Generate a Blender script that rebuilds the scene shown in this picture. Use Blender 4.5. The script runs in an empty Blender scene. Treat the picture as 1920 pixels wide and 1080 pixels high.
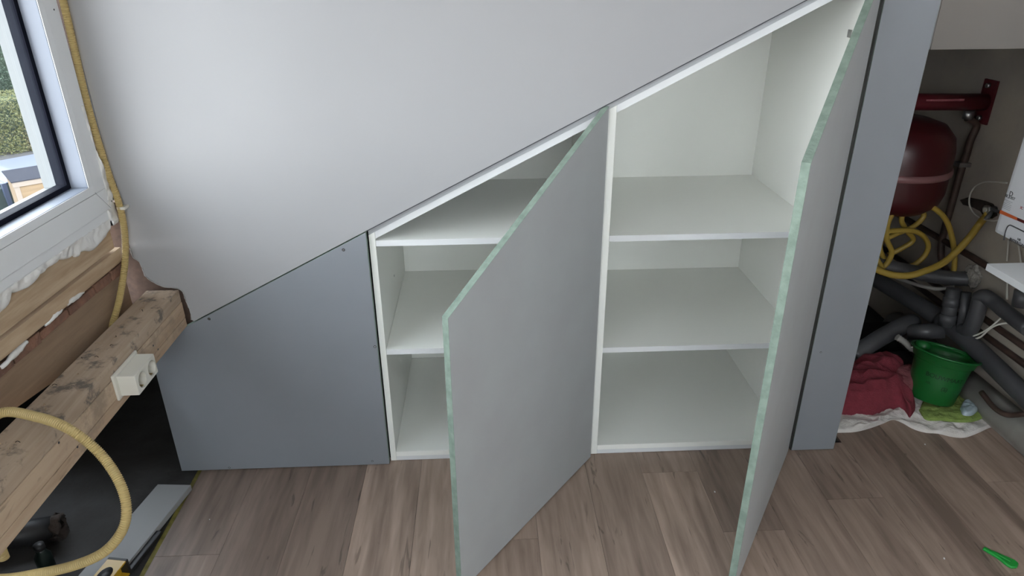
import bpy, bmesh, math, random
from mathutils import Vector, Matrix, noise
random.seed(7)
S = bpy.context.scene
COL = S.collection

# ------------------------------------------------------------------ camera
F = 1287.63
CAM = Vector((-0.03996, -1.83, 1.47954))
YAW, PITCH, ROLL = 0.041793, 0.438173, -0.006573
_f = Vector((math.sin(YAW)*math.cos(PITCH), math.cos(YAW)*math.cos(PITCH), -math.sin(PITCH)))
_r0 = Vector((math.cos(YAW), -math.sin(YAW), 0)); _u0 = _r0.cross(_f)
_r = _r0*math.cos(ROLL) + _u0*math.sin(ROLL); _u = _u0*math.cos(ROLL) - _r0*math.sin(ROLL)
cd = bpy.data.cameras.new('camera'); cam = bpy.data.objects.new('camera', cd); COL.objects.link(cam)
cd.sensor_width = 36; cd.lens = F*36/1920; cd.clip_start = 0.02; cd.clip_end = 200
M = Matrix((( _r.x, _u.x, -_f.x, CAM.x), (_r.y, _u.y, -_f.y, CAM.y), (_r.z, _u.z, -_f.z, CAM.z), (0, 0, 0, 1)))
cam.matrix_world = M
S.camera = cam

def at(px, py, ax, val):
    """surveying helper: where the photo's sight line meets a plane X=, Y= or Z= of the room"""
    d = _f + _r*((px-960)/F) + _u*((540-py)/F)
    k = 'XYZ'.index(ax)
    return CAM + d*((val-CAM[k])/d[k])
def dep(px, py, t):
    return CAM + (_f + _r*((px-960)/F) + _u*((540-py)/F))*t

# ------------------------------------------------------------------ light
S.view_settings.view_transform = 'Standard'; S.view_settings.look = 'None'
S.view_settings.gamma = 1.0; S.view_settings.use_curve_mapping = False
S.view_settings.exposure = 0.0
w = bpy.data.worlds.new('sky'); S.world = w; w.use_nodes = True
nt = w.node_tree; nt.nodes.clear()
out = nt.nodes.new('ShaderNodeOutputWorld'); bg = nt.nodes.new('ShaderNodeBackground')
tc = nt.nodes.new('ShaderNodeTexCoord'); sp = nt.nodes.new('ShaderNodeSeparateXYZ')
cr = nt.nodes.new('ShaderNodeValToRGB')
cr.color_ramp.elements[0].position = 0.0; cr.color_ramp.elements[0].color = (0.92, 0.94, 0.97, 1)
cr.color_ramp.elements[1].position = 0.8; cr.color_ramp.elements[1].color = (0.80, 0.90, 1.0, 1)
nt.links.new(tc.outputs['Generated'], sp.inputs[0]); nt.links.new(sp.outputs['Z'], cr.inputs[0])
nt.links.new(cr.outputs[0], bg.inputs[0]); bg.inputs[1].default_value = 11.0
nt.links.new(bg.outputs[0], out.inputs[0])
# ------------------------------------------------------------------ materials
def mat(name, col, rough=0.6, metal=0.0, nscale=0, namt=0.0, bump=0.0, bscale=60, col2=None, spec=0.5, stretch=None, detail=4, coat=0):
    m = bpy.data.materials.new(name); m.use_nodes = True
    n = m.node_tree; b = n.nodes['Principled BSDF']
    b.inputs['Base Color'].default_value = (*col, 1); b.inputs['Roughness'].default_value = rough
    b.inputs['Metallic'].default_value = metal; b.inputs['Specular IOR Level'].default_value = spec
    if coat: b.inputs['Coat Weight'].default_value = coat
    if nscale or bump:
        t = n.nodes.new('ShaderNodeTexCoord'); mp = n.nodes.new('ShaderNodeMapping')
        n.links.new(t.outputs['Object'], mp.inputs[0])
        if stretch: mp.inputs['Scale'].default_value = stretch
    if nscale:
        c2 = col2 or tuple(max(0, c*(1-namt)) for c in col)
        nz = n.nodes.new('ShaderNodeTexNoise'); nz.inputs['Scale'].default_value = nscale; nz.inputs['Detail'].default_value = detail
        n.links.new(mp.outputs[0], nz.inputs[0])
        r = n.nodes.new('ShaderNodeValToRGB'); r.color_ramp.elements[0].position = 0.35; r.color_ramp.elements[1].position = 0.65
        r.color_ramp.elements[0].color = (*col, 1); r.color_ramp.elements[1].color = (*c2, 1)
        n.links.new(nz.outputs[0], r.inputs[0]); n.links.new(r.outputs[0], b.inputs['Base Color'])
    if bump:
        nb = n.nodes.new('ShaderNodeTexNoise'); nb.inputs['Scale'].default_value = bscale; nb.inputs['Detail'].default_value = 5
        n.links.new(mp.outputs[0], nb.inputs[0])
        bp = n.nodes.new('ShaderNodeBump'); bp.inputs['Strength'].default_value = bump; bp.inputs['Distance'].default_value = 0.01
        n.links.new(nb.outputs[0], bp.inputs['Height']); n.links.new(bp.outputs[0], b.inputs['Normal'])
    return m

def wood(name, light, dark, scale=6, rough=0.7, cracks=0.0, axis='Y', stain=None, tone=False, grainmix=0.6, bump=0.15):
    m = bpy.data.materials.new(name); m.use_nodes = True
    n = m.node_tree; b = n.nodes['Principled BSDF']; b.inputs['Roughness'].default_value = rough
    N = n.nodes.new; L = n.links.new
    t = N('ShaderNodeTexCoord'); mp = N('ShaderNodeMapping')
    L(t.outputs['Object'], mp.inputs[0])
    st = {'Y': (1, 0.09, 1), 'X': (0.09, 1, 1)}[axis]
    mp.inputs['Scale'].default_value = st
    oi = N('ShaderNodeObjectInfo'); vm = N('ShaderNodeVectorMath'); vm.operation = 'MULTIPLY_ADD'
    cmb = N('ShaderNodeCombineXYZ'); L(oi.outputs['Random'], cmb.inputs[0]); L(oi.outputs['Random'], cmb.inputs[1]); L(oi.outputs['Random'], cmb.inputs[2])
    vm.inputs[1].default_value = (31, 17, 23)
    L(cmb.outputs[0], vm.inputs[0]); L(mp.outputs[0], vm.inputs[2])
    n1 = N('ShaderNodeTexNoise'); n1.inputs['Scale'].default_value = scale; n1.inputs['Detail'].default_value = 3; n1.inputs['Distortion'].default_value = 1.2
    n2 = N('ShaderNodeTexNoise'); n2.inputs['Scale'].default_value = scale*9; n2.inputs['Detail'].default_value = 6; n2.inputs['Distortion'].default_value = 0.4
    L(vm.outputs[0], n1.inputs[0]); L(vm.outputs[0], n2.inputs[0])
    mx = N('ShaderNodeMix'); mx.data_type = 'FLOAT'; mx.inputs[0].default_value = 1-grainmix
    L(n1.outputs[0], mx.inputs[2]); L(n2.outputs[0], mx.inputs[3])
    r = N('ShaderNodeValToRGB'); r.color_ramp.elements[0].position = 0.36; r.color_ramp.elements[1].position = 0.62
    r.color_ramp.elements[0].color = (*dark, 1); r.color_ramp.elements[1].color = (*light, 1)
    L(mx.outputs[0], r.inputs[0])
    col = r.outputs[0]
    if cracks:
        mc = N('ShaderNodeMapping'); mc.inputs['Scale'].default_value = (1, 0.13, 1) if axis == 'Y' else (0.13, 1, 1)
        vc = N('ShaderNodeVectorMath'); vc.operation = 'MULTIPLY_ADD'; vc.inputs[1].default_value = (13, 7, 19)
        L(t.outputs['Object'], mc.inputs[0]); L(cmb.outputs[0], vc.inputs[0]); L(mc.outputs[0], vc.inputs[2])
        nc = N('ShaderNodeTexNoise'); nc.inputs['Scale'].default_value = 34; nc.inputs['Detail'].default_value = 4; nc.inputs['Distortion'].default_value = 1.5
        L(vc.outputs[0], nc.inputs[0]); rc_ = N('ShaderNodeValToRGB'); rc_.color_ramp.elements[0].position = 0.64; rc_.color_ramp.elements[1].position = 0.70
        rc_.color_ramp.elements[0].color = (1, 1, 1, 1); rc_.color_ramp.elements[1].color = (1-cracks, 1-cracks, 1-cracks, 1)
        L(nc.outputs[0], rc_.inputs[0]); mcx = N('ShaderNodeVectorMath'); mcx.operation = 'MULTIPLY'; L(col, mcx.inputs[0]); L(rc_.outputs[0], mcx.inputs[1]); col = mcx.outputs[0]
    if tone:
        a = N('ShaderNodeAttribute'); a.attribute_type = 'OBJECT'; a.attribute_name = 'tone'
        mm = N('ShaderNodeVectorMath'); mm.operation = 'SCALE'
        L(col, mm.inputs[0]); L(a.outputs['Fac'], mm.inputs['Scale']); col = mm.outputs[0]
    if stain:
        n3 = N('ShaderNodeTexNoise'); n3.inputs['Scale'].default_value = stain[1]; n3.inputs['Detail'].default_value = 8; n3.inputs['Roughness'].default_value = 0.7
        L(t.outputs['Object'], n3.inputs[0])
        r3 = N('ShaderNodeValToRGB'); r3.color_ramp.elements[0].position = stain[2]; r3.color_ramp.elements[1].position = stain[2]+0.1
        L(n3.outputs[0], r3.inputs[0])
        m3 = N('ShaderNodeMix'); m3.data_type = 'RGBA'; L(r3.outputs[0], m3.inputs[0]); L(col, m3.inputs[6]); m3.inputs[7].default_value = (*stain[0], 1)
        col = m3.outputs[2]
    L(col, b.inputs['Base Color'])
    bp = N('ShaderNodeBump'); bp.inputs['Strength'].default_value = bump; bp.inputs['Distance'].default_value = 0.004
    L(n2.outputs[0], bp.inputs['Height']); L(bp.outputs[0], b.inputs['Normal'])
    return m

MT = {}
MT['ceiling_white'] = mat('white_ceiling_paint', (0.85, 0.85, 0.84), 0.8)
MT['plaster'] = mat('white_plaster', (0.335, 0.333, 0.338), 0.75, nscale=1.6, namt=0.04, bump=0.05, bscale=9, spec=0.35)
MT['plaster_edge'] = mat('broken_plaster', (0.42, 0.41, 0.40), 0.9, nscale=30, namt=0.3, bump=0.8, bscale=70)
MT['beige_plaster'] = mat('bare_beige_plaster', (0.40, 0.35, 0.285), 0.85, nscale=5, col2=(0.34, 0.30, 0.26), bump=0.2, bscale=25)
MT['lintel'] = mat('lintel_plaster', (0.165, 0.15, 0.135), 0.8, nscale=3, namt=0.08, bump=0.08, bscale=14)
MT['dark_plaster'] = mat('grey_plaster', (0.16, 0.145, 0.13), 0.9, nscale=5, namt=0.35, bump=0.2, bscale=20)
MT['carcass'] = mat('white_melamine', (0.87, 0.875, 0.83), 0.42, spec=0.4)
MT['edge_white'] = mat('white_edging', (0.71, 0.72, 0.725), 0.4)
MT['batten'] = mat('pale_batten', (0.44, 0.455, 0.47), 0.5)
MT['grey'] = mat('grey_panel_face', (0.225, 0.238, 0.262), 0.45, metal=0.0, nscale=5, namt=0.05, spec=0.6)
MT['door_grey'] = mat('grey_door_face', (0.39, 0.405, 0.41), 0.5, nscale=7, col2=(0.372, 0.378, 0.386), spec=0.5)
MT['mdf'] = mat('green_mdf_edge', (0.155, 0.205, 0.17), 0.85, nscale=45, col2=(0.21, 0.27, 0.225), bump=0.2, bscale=160)
MT['floor'] = wood('floor_laminate', (0.40, 0.295, 0.235), (0.19, 0.135, 0.105), 6, 0.5, tone=True, cracks=0.42, bump=0.06)
MT['stud'] = wood('dark_old_stud', (0.10, 0.06, 0.042), (0.06, 0.036, 0.026), 8, 0.9)
MT['seam'] = mat('highlit_red_seam', (0.20, 0.09, 0.09), 0.4)  # vessel seam, its highlight painted in as a lighter red
MT['pine'] = wood('raw_pine', (0.50, 0.375, 0.25), (0.33, 0.22, 0.13), 12, 0.75)
MT['pine_stained'] = wood('raw_pine_stained', (0.52, 0.395, 0.28), (0.40, 0.28, 0.185), 10, 0.75, cracks=0.35, stain=((0.33, 0.25, 0.18), 7, 0.55))
MT['pine_brown'] = wood('old_brown_timber', (0.33, 0.225, 0.145), (0.22, 0.145, 0.092), 8, 0.75)
MT['pine_top'] = wood('mouldy_pine', (0.46, 0.36, 0.27), (0.34, 0.25, 0.175), 10, 0.85, stain=((0.15, 0.125, 0.105), 19, 0.52))
MT['stud'] = wood('dark_old_stud', (0.10, 0.06, 0.042), (0.06, 0.036, 0.026), 8, 0.9)
MT['brick'] = mat('red_brick', (0.25, 0.125, 0.08), 0.9, nscale=25, col2=(0.15, 0.08, 0.055), bump=0.7, bscale=60)
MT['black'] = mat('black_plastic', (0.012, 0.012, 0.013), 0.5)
MT['soot'] = mat('sooty_mortar', (0.05, 0.035, 0.028), 0.95, nscale=20, namt=0.5, bump=0.8, bscale=60)
MT['foam'] = mat('expanding_foam', (0.74, 0.73, 0.71), 0.85, nscale=18, col2=(0.64, 0.62, 0.59), bump=0.3, bscale=45)
MT['foam_dirty'] = mat('dirty_grey_foam', (0.40, 0.37, 0.33), 0.9, nscale=30, namt=0.4, bump=0.6, bscale=80)
MT['pvc'] = mat('white_window_plastic', (0.72, 0.73, 0.74), 0.3, spec=0.5)
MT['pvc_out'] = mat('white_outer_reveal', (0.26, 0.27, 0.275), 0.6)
MT['pvc_skylit'] = mat('skylit_white_bead', (0.25, 0.275, 0.33), 0.45)  # frame plastic again, darkened and blued for the skylight it catches
MT['gasket'] = mat('blue_black_spacer', (0.006, 0.007, 0.014), 0.7, spec=0.08)
MT['conduit'] = mat('cream_conduit', (0.46, 0.35, 0.15), 0.55)
MT['socket'] = mat('ivory_socket_plastic', (0.66, 0.64, 0.57), 0.4)
MT['brass'] = mat('brass_contact', (0.45, 0.36, 0.18), 0.35, metal=1)
MT['steel'] = mat('zinc_steel', (0.5, 0.5, 0.5), 0.35, metal=1)
MT['hole'] = mat('dark_screw_recess', (0.03, 0.03, 0.035), 0.5)
MT['concrete'] = mat('dark_concrete', (0.045, 0.043, 0.042), 0.9, nscale=9, col2=(0.03, 0.028, 0.026), bump=0.3, bscale=40)
MT['void'] = mat('dark_void_boards', (0.012, 0.011, 0.010), 0.95, nscale=4, namt=0.4)
MT['red'] = mat('dark_red_enamel', (0.05, 0.006, 0.008), 0.35, nscale=6, namt=0.15)
MT['redsteel'] = mat('crimson_painted_steel', (0.09, 0.008, 0.014), 0.4)
MT['copper'] = mat('brown_painted_copper', (0.075, 0.045, 0.035), 0.5, nscale=20, namt=0.4)
MT['yhose'] = mat('yellow_hose_rubber', (0.34, 0.23, 0.04), 0.45)
MT['grey_pipe'] = mat('dark_grey_pvc_pipe', (0.07, 0.07, 0.075), 0.38, nscale=8, namt=0.25)
MT['pale_pipe'] = mat('pale_dusty_pipe', (0.33, 0.32, 0.29), 0.6, nscale=8, col2=(0.24, 0.22, 0.2))
MT['cable'] = mat('white_cable', (0.58, 0.56, 0.5), 0.5)
MT['boiler'] = mat('white_boiler_casing', (0.62, 0.62, 0.64), 0.35)
MT['orange'] = mat('orange_sticker', (0.55, 0.11, 0.03), 0.5)
MT['darkred'] = mat('dark_red_sticker', (0.10, 0.012, 0.01), 0.5)
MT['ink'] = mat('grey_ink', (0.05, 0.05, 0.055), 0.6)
MT['ink_pale'] = mat('pale_grey_ink', (0.28, 0.28, 0.29), 0.6)
MT['red_ink'] = mat('red_ink', (0.35, 0.05, 0.06), 0.6)
MT['bucket'] = mat('green_bucket_plastic', (0.008, 0.11, 0.022), 0.32)
MT['green_ink'] = mat('dark_green_print', (0.002, 0.012, 0.004), 0.5)
MT['redcloth'] = mat('crimson_cloth', (0.20, 0.026, 0.04), 0.95, nscale=60, namt=0.15, bump=0.3, bscale=200)
MT['pinkcloth'] = mat('pink_towel', (0.26, 0.075, 0.085), 0.95, nscale=50, namt=0.15, bump=0.3, bscale=200)
MT['whitecloth'] = mat('dirty_white_cloth', (0.72, 0.68, 0.65), 0.95, nscale=12, col2=(0.58, 0.54, 0.50), bump=0.3, bscale=150)
MT['greencloth'] = mat('lime_cloth', (0.24, 0.33, 0.08), 0.95, nscale=30, namt=0.3, bump=0.3, bscale=150)
MT['bluefilm'] = mat('pale_blue_bag', (0.36, 0.43, 0.47), 0.3)
MT['level'] = mat('amber_level_body', (0.50, 0.30, 0.02), 0.35)
MT['green'] = mat('bright_green_plastic', (0.01, 0.26, 0.035), 0.3)
MT['yellow_tape'] = mat('yellow_underlay_edge', (0.20, 0.17, 0.03), 0.8, nscale=30, namt=0.5)
MT['white_board'] = mat('white_coated_board', (0.27, 0.27, 0.27), 0.5)  # white board, the shade at lower left is put into this colour
MT['car'] = mat('dark_blue_car_paint', (0.035, 0.045, 0.075), 0.3, spec=0.3)
MT['carglass'] = mat('car_window_glass', (0.02, 0.03, 0.03), 0.2, spec=0.2)
MT['tyre'] = mat('tyre_rubber', (0.01, 0.01, 0.01), 0.8)
MT['boxwood'] = wood('pale_larch_boards', (0.17, 0.115, 0.064), (0.12, 0.08, 0.042), 5, 0.8, axis='X')
MT['boxroof'] = mat('slate_grey_roofing_felt', (0.022, 0.023, 0.03), 0.95, spec=0.05)
MT['boxtrim'] = mat('pale_wood_trim', (0.17, 0.14, 0.115), 0.7)
MT['asphalt'] = mat('asphalt', (0.05, 0.047, 0.047), 0.9, nscale=3, namt=0.3)
MT['twig'] = mat('brown_twigs', (0.07, 0.05, 0.035), 0.9)
def leafmat(name, a, b, c):
    m = bpy.data.materials.new(name); m.use_nodes = True; n = m.node_tree; bs = n.nodes['Principled BSDF']
    g = n.nodes.new('ShaderNodeTexCoord'); nz = n.nodes.new('ShaderNodeTexNoise'); nz.inputs['Scale'].default_value = 0.8; nz.inputs['Detail'].default_value = 6
    nz.inputs['Roughness'].default_value = 0.7
    n.links.new(g.outputs['Object'], nz.inputs[0]); r = n.nodes.new('ShaderNodeValToRGB')
    r.color_ramp.elements[0].position = 0.35; r.color_ramp.elements[0].color = (*a, 1); r.color_ramp.elements[1].position = 0.66; r.color_ramp.elements[1].color = (*c, 1)
    e = r.color_ramp.elements.new(0.5); e.color = (*b, 1)
    n.links.new(nz.outputs[0], r.inputs[0]); n.links.new(r.outputs[0], bs.inputs['Base Color']); bs.inputs['Roughness'].default_value = 0.7
    return m
MT['leaf_dark'] = leafmat('dark_green_leaves', (0.012, 0.03, 0.018), (0.03, 0.05, 0.03), (0.055, 0.08, 0.05))
MT['leaf_yel'] = leafmat('yellowing_leaves', (0.035, 0.045, 0.018), (0.085, 0.088, 0.026), (0.09, 0.06, 0.04))
# clear double glazing: mostly passes light, a little mirror at grazing angles
g = bpy.data.materials.new('window_glass'); g.use_nodes = True; n = g.node_tree; n.nodes.clear()
o_ = n.nodes.new('ShaderNodeOutputMaterial'); tr = n.nodes.new('ShaderNodeBsdfTransparent'); tr.inputs[0].default_value = (0.97, 0.98, 0.975, 1)
gl = n.nodes.new('ShaderNodeBsdfGlossy'); gl.inputs['Roughness'].default_value = 0.0
lw = n.nodes.new('ShaderNodeLayerWeight'); lw.inputs[0].default_value = 0.5
pw = n.nodes.new('ShaderNodeMath'); pw.operation = 'POWER'; pw.inputs[1].default_value = 5.0; n.links.new(lw.outputs['Facing'], pw.inputs[0])
fr = n.nodes.new('ShaderNodeMath'); fr.operation = 'MULTIPLY_ADD'; fr.inputs[1].default_value = 0.9; fr.inputs[2].default_value = 0.03; n.links.new(pw.outputs[0], fr.inputs[0]); mx = n.nodes.new('ShaderNodeMixShader')
n.links.new(fr.outputs[0], mx.inputs[0]); n.links.new(tr.outputs[0], mx.inputs[1]); n.links.new(gl.outputs[0], mx.inputs[2]); n.links.new(mx.outputs[0], o_.inputs[0])
MT['glass'] = g

# ------------------------------------------------------------------ geometry helpers
def link(name, bm, m, parent=None, smooth=False, loc=None):
    me = bpy.data.meshes.new(name); bm.normal_update(); bm.to_mesh(me); bm.free()
    ms = m if isinstance(m, (list, tuple)) else [m]
    for k in ms: me.materials.append(MT[k])
    if smooth:
        for p in me.polygons: p.use_smooth = True
    o = bpy.data.objects.new(name, me); COL.objects.link(o)
    if parent: o.parent = parent
    if loc: o.location = loc
    return o
def tag(o, label, cat, group=None):
    o['label'] = label; o['category'] = cat
    if group: o['group'] = group
    return o
def thing(name, label, cat, loc=(0, 0, 0), rz=0, group=None):
    o = bpy.data.objects.new(name, None); COL.objects.link(o); o.location = loc; o.rotation_euler = (0, 0, rz)
    o.empty_display_size = 0.05
    return tag(o, label, cat, group)
def struct(o): o['kind'] = 'structure'; return o
def box(bm, x0, x1, y0, y1, z0, z1, bev=0.0):
    b = bmesh.new(); bmesh.ops.create_cube(b, size=1)
    for v in b.verts: v.co = Vector(((x0+x1)/2+v.co.x*(x1-x0), (y0+y1)/2+v.co.y*(y1-y0), (z0+z1)/2+v.co.z*(z1-z0)))
    if bev: bmesh.ops.bevel(b, geom=b.edges[:], offset=bev, segments=2, affect='EDGES', profile=0.7)
    join(bm, b); return bm
def join(bm, b, mi=None):
    mp = {}
    for v in b.verts: mp[v] = bm.verts.new(v.co)
    for f in b.faces:
        try:
            nf = bm.faces.new([mp[v] for v in f.verts]); nf.material_index = f.material_index if mi is None else mi; nf.smooth = f.smooth
        except ValueError: pass
    b.free()
def Box(x0, x1, y0, y1, z0, z1, bev=0.0): return box(bmesh.new(), x0, x1, y0, y1, z0, z1, bev)
def prism(poly, axis, a, b, bev=0.0):
    """extrude a 2D polygon: axis 'Y' poly=(x,z); 'X' poly=(y,z); 'Z' poly=(x,y)"""
    bm = bmesh.new()
    def P(p, t):
        return {'Y': (p[0], t, p[1]), 'X': (t, p[0], p[1]), 'Z': (p[0], p[1], t)}[axis]
    A = [bm.verts.new(P(p, a)) for p in poly]; B = [bm.verts.new(P(p, b)) for p in poly]
    fa = bm.faces.new(A); fb = bm.faces.new(B[::-1])
    n_ = len(poly)
    for i in range(n_): bm.faces.new((A[(i+1) % n_], A[i], B[i], B[(i+1) % n_]))
    bmesh.ops.recalc_face_normals(bm, faces=bm.faces)
    if bev: bmesh.ops.bevel(bm, geom=bm.edges[:], offset=bev, segments=1, affect='EDGES')
    return bm
def spline(pts, n=8):
    pts = [Vector(p) for p in pts]; P = [pts[0]*2-pts[1]]+pts+[pts[-1]*2-pts[-2]]; o = []
    for i in range(1, len(P)-2):
        for k in range(n):
            t = k/n; a, b, c, d = P[i-1], P[i], P[i+1], P[i+2]
            o.append(0.5*((2*b)+(c-a)*t+(2*a-5*b+4*c-d)*t*t+(3*b-a-3*c+d)*t**3))
    o.append(P[-2].copy()); return o
def resample(path, step):
    L = [0]
    for a, b in zip(path, path[1:]): L.append(L[-1]+(b-a).length)
    n = max(2, int(L[-1]/step)); o = []; j = 0
    for i in range(n+1):
        s = L[-1]*i/n
        while j < len(L)-2 and L[j+1] < s: j += 1
        d = L[j+1]-L[j]; o.append(path[j].lerp(path[j+1], (s-L[j])/d if d > 0 else 0))
    return o
def tube(path, rad, seg=12, bm=None, cap=True):
    bm = bm or bmesh.new(); path = [Vector(p) for p in path]; n = len(path); rings = []
    t0 = (path[1]-path[0]).normalized(); up = Vector((0, 0, 1)) if abs(t0.z) < 0.9 else Vector((1, 0, 0))
    nrm = t0.cross(up).normalized()
    for i, p in enumerate(path):
        t = (path[min(i+1, n-1)]-path[max(i-1, 0)]).normalized()
        nrm = (nrm - t*nrm.dot(t)).normalized(); bn = t.cross(nrm)
        r = rad(i/(n-1)) if callable(rad) else (rad[i] if isinstance(rad, list) else rad)
        rings.append([bm.verts.new(p+(nrm*math.cos(2*math.pi*k/seg)+bn*math.sin(2*math.pi*k/seg))*r) for k in range(seg)])
    for a, b in zip(rings, rings[1:]):
        for k in range(seg):
            f = bm.faces.new((a[k], a[(k+1) % seg], b[(k+1) % seg], b[k])); f.smooth = True
    if cap: bm.faces.new(rings[0][::-1]); bm.faces.new(rings[-1])
    return bm
def ribbed(path, r, pitch=0.0038, depth=0.0016, seg=22):
    p = resample(path, pitch/2)
    bm = tube(p, [r-(depth if i % 2 else 0) for i in range(len(p))], seg)
    for f in bm.faces: f.smooth = False
    return bm
def lathe(prof, seg=32, bm=None, cap=True):
    bm = bm or bmesh.new(); rings = []
    for r, z in prof: rings.append([bm.verts.new((r*math.cos(2*math.pi*k/seg), r*math.sin(2*math.pi*k/seg), z)) for k in range(seg)])
    for a, b in zip(rings, rings[1:]):
        for k in range(seg):
            f = bm.faces.new((a[k], a[(k+1) % seg], b[(k+1) % seg], b[k])); f.smooth = True
    if cap: bm.faces.new(rings[0][::-1]); bm.faces.new(rings[-1])
    return bm
def xf(bm, M_): bmesh.ops.transform(bm, matrix=M_, verts=bm.verts[:]); return bm
def T(x, y, z): return Matrix.Translation((x, y, z))
def RX(a): return Matrix.Rotation(a, 4, 'X')
def RY(a): return Matrix.Rotation(a, 4, 'Y')
def RZ(a): return Matrix.Rotation(a, 4, 'Z')
def cylinder(p, q, r, seg=16): return tube([Vector(p), Vector(q)], r, seg)
def text(name, s, size, m, parent, matrix, bend=None, ext=0.0004, align='CENTER'):
    c = bpy.data.curves.new(name, 'FONT'); c.body = s; c.size = size; c.extrude = ext; c.align_x = align; c.align_y = 'CENTER'
    o = bpy.data.objects.new(name, c); COL.objects.link(o); bpy.context.view_layer.update()
    me = bpy.data.meshes.new_from_object(o.evaluated_get(bpy.context.evaluated_depsgraph_get()))
    bpy.data.objects.remove(o)
    if bend:
        for v in me.vertices: v.co = bend(v.co)
    me.transform(matrix); me.materials.clear(); me.materials.append(MT[m])
    o = bpy.data.objects.new(name, me); COL.objects.link(o); o.parent = parent
    return o
def rag(n, amp, seed, sc=3.0): return [amp*noise.noise(Vector((i*sc*0.13, seed, 0))) for i in range(n)]

TH = 0.018
SL = 0.5119
def slope(x): return 0.8153+SL*(x+0.3704)      # lower edge of the white wall, at its face y = -0.018

# ------------------------------------------------------------------ room shell
# white gable-side wall over the cupboards
rg = []
random.seed(3)
edge = [(-1.02, 2.4), (-1.02, 0.78), (-1.018, 0.752), (-1.006, 0.742), (-1.001, 0.722), (-0.999, 0.70), (-0.992, 0.687), (-0.975, 0.672), (-0.955, 0.661),
        (-0.94, 0.658), (-0.918, 0.655), (-0.905, 0.645), (-0.903, 0.625), (-0.899, 0.60), (-0.896, 0.575), (-0.899, 0.553)]
poly = edge+[(-0.893, slope(-0.893)), (1.115, slope(1.115)), (1.115, 1.279), (1.80, 1.279), (1.80, 2.4)]
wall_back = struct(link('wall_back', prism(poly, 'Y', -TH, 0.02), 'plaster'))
# crumbling plaster lip around the hole
lip = tube(resample(spline([(x, -TH-0.001, z) for x, z in edge[1:]], 4), 0.006), lambda t: 0.0016+0.0022*noise.noise(Vector((t*60, 1, 0))), 6)
struct(link('trim_1', lip, 'plaster_edge', smooth=True))
struct(link('ceiling', Box(-1.3, 1.95, -3.5, 0.02, 2.4, 2.45), 'ceiling_white'))
wf = bmesh.new()
W2 = (-0.75, 0.95, 0.95, 2.15)     # second window, guessed and unseen behind the camera, sized to add light
box(wf, -1.85, 1.95, -3.5, -3.4, -0.1, W2[2]); box(wf, -1.85, 1.95, -3.5, -3.4, W2[3], 2.4); box(wf, -1.85, W2[0], -3.5, -3.4, W2[2], W2[3]); box(wf, W2[1], 1.95, -3.5, -3.4, W2[2], W2[3])
w2 = struct(bpy.data.objects.new('window_guessed', None)); COL.objects.link(w2)
b = bmesh.new()
for (xa, xb, za, zb) in ((W2[0], W2[1], W2[2], W2[2]+.07), (W2[0], W2[1], W2[3]-.07, W2[3]), (W2[0], W2[0]+.07, W2[2]+.07, W2[3]-.07), (W2[1]-.07, W2[1], W2[2]+.07, W2[3]-.07)):
    box(b, xa, xb, -3.47, -3.41, za, zb, 0.003)
link('window_frame', b, 'pvc', w2); link('window_pane', Box(W2[0]+.07, W2[1]-.07, -3.45, -3.445, W2[2]+.07, W2[3]-.07), 'glass', w2)
struct(link('wall_front', wf, 'ceiling_white'))
struct(link('wall_right_front', Box(1.80, 1.95, -3.4, -1.2, -0.1, 2.4), 'ceiling_white'))
struct(link('wall_right', Box(1.80, 1.95, -1.2, 1.25, -0.1, 2.4), 'beige_plaster'))
# recess under the roof at the right
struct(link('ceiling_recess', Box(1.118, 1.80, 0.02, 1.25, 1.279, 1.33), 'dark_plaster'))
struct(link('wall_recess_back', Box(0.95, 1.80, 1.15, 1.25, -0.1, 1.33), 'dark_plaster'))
# void under the eaves: back, outer wall, roof boards
struct(link('wall_void', Box(-1.75, 0.95, 1.15, 1.25, -0.1, 1.6), 'void'))
struct(link('wall_void_left', Box(-1.85, -1.75, -3.5, 1.25, -0.3, 0.6), 'void'))
rb = prism([(-1.85, 0.60), (-1.12, 0.60), (-1.12, 0.62), (-1.85, 0.62)], 'Y', -3.5, 0.02)
struct(link('ceiling_void', rb, 'void'))
rb = prism([(-1.75, 0.15), (1.1, 1.62), (1.1, 1.66), (-1.75, 0.19)], 'Y', 0.03, 1.15)
struct(link('ceiling_slope', rb, 'void'))
# right wall side return of the lintel (bare plaster)
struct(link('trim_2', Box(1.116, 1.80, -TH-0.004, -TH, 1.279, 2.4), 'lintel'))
# window wall above and beside the window
wl = bmesh.new()
box(wl, -1.16, -1.055, -0.055, 0.02, 0.886, 2.39)
box(wl, -1.16, -1.02, -2.755, -0.055, 2.052, 2.4)
box(wl, -1.16, -1.02, -3.4, -2.755, 0.6, 2.4)
struct(link('baseboard_front', Box(-0.98, 1.8, -3.4, -3.385, 0.0, 0.08, .002), 'ceiling_white'))
struct(link('wall_left', wl, 'stud'))

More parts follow.
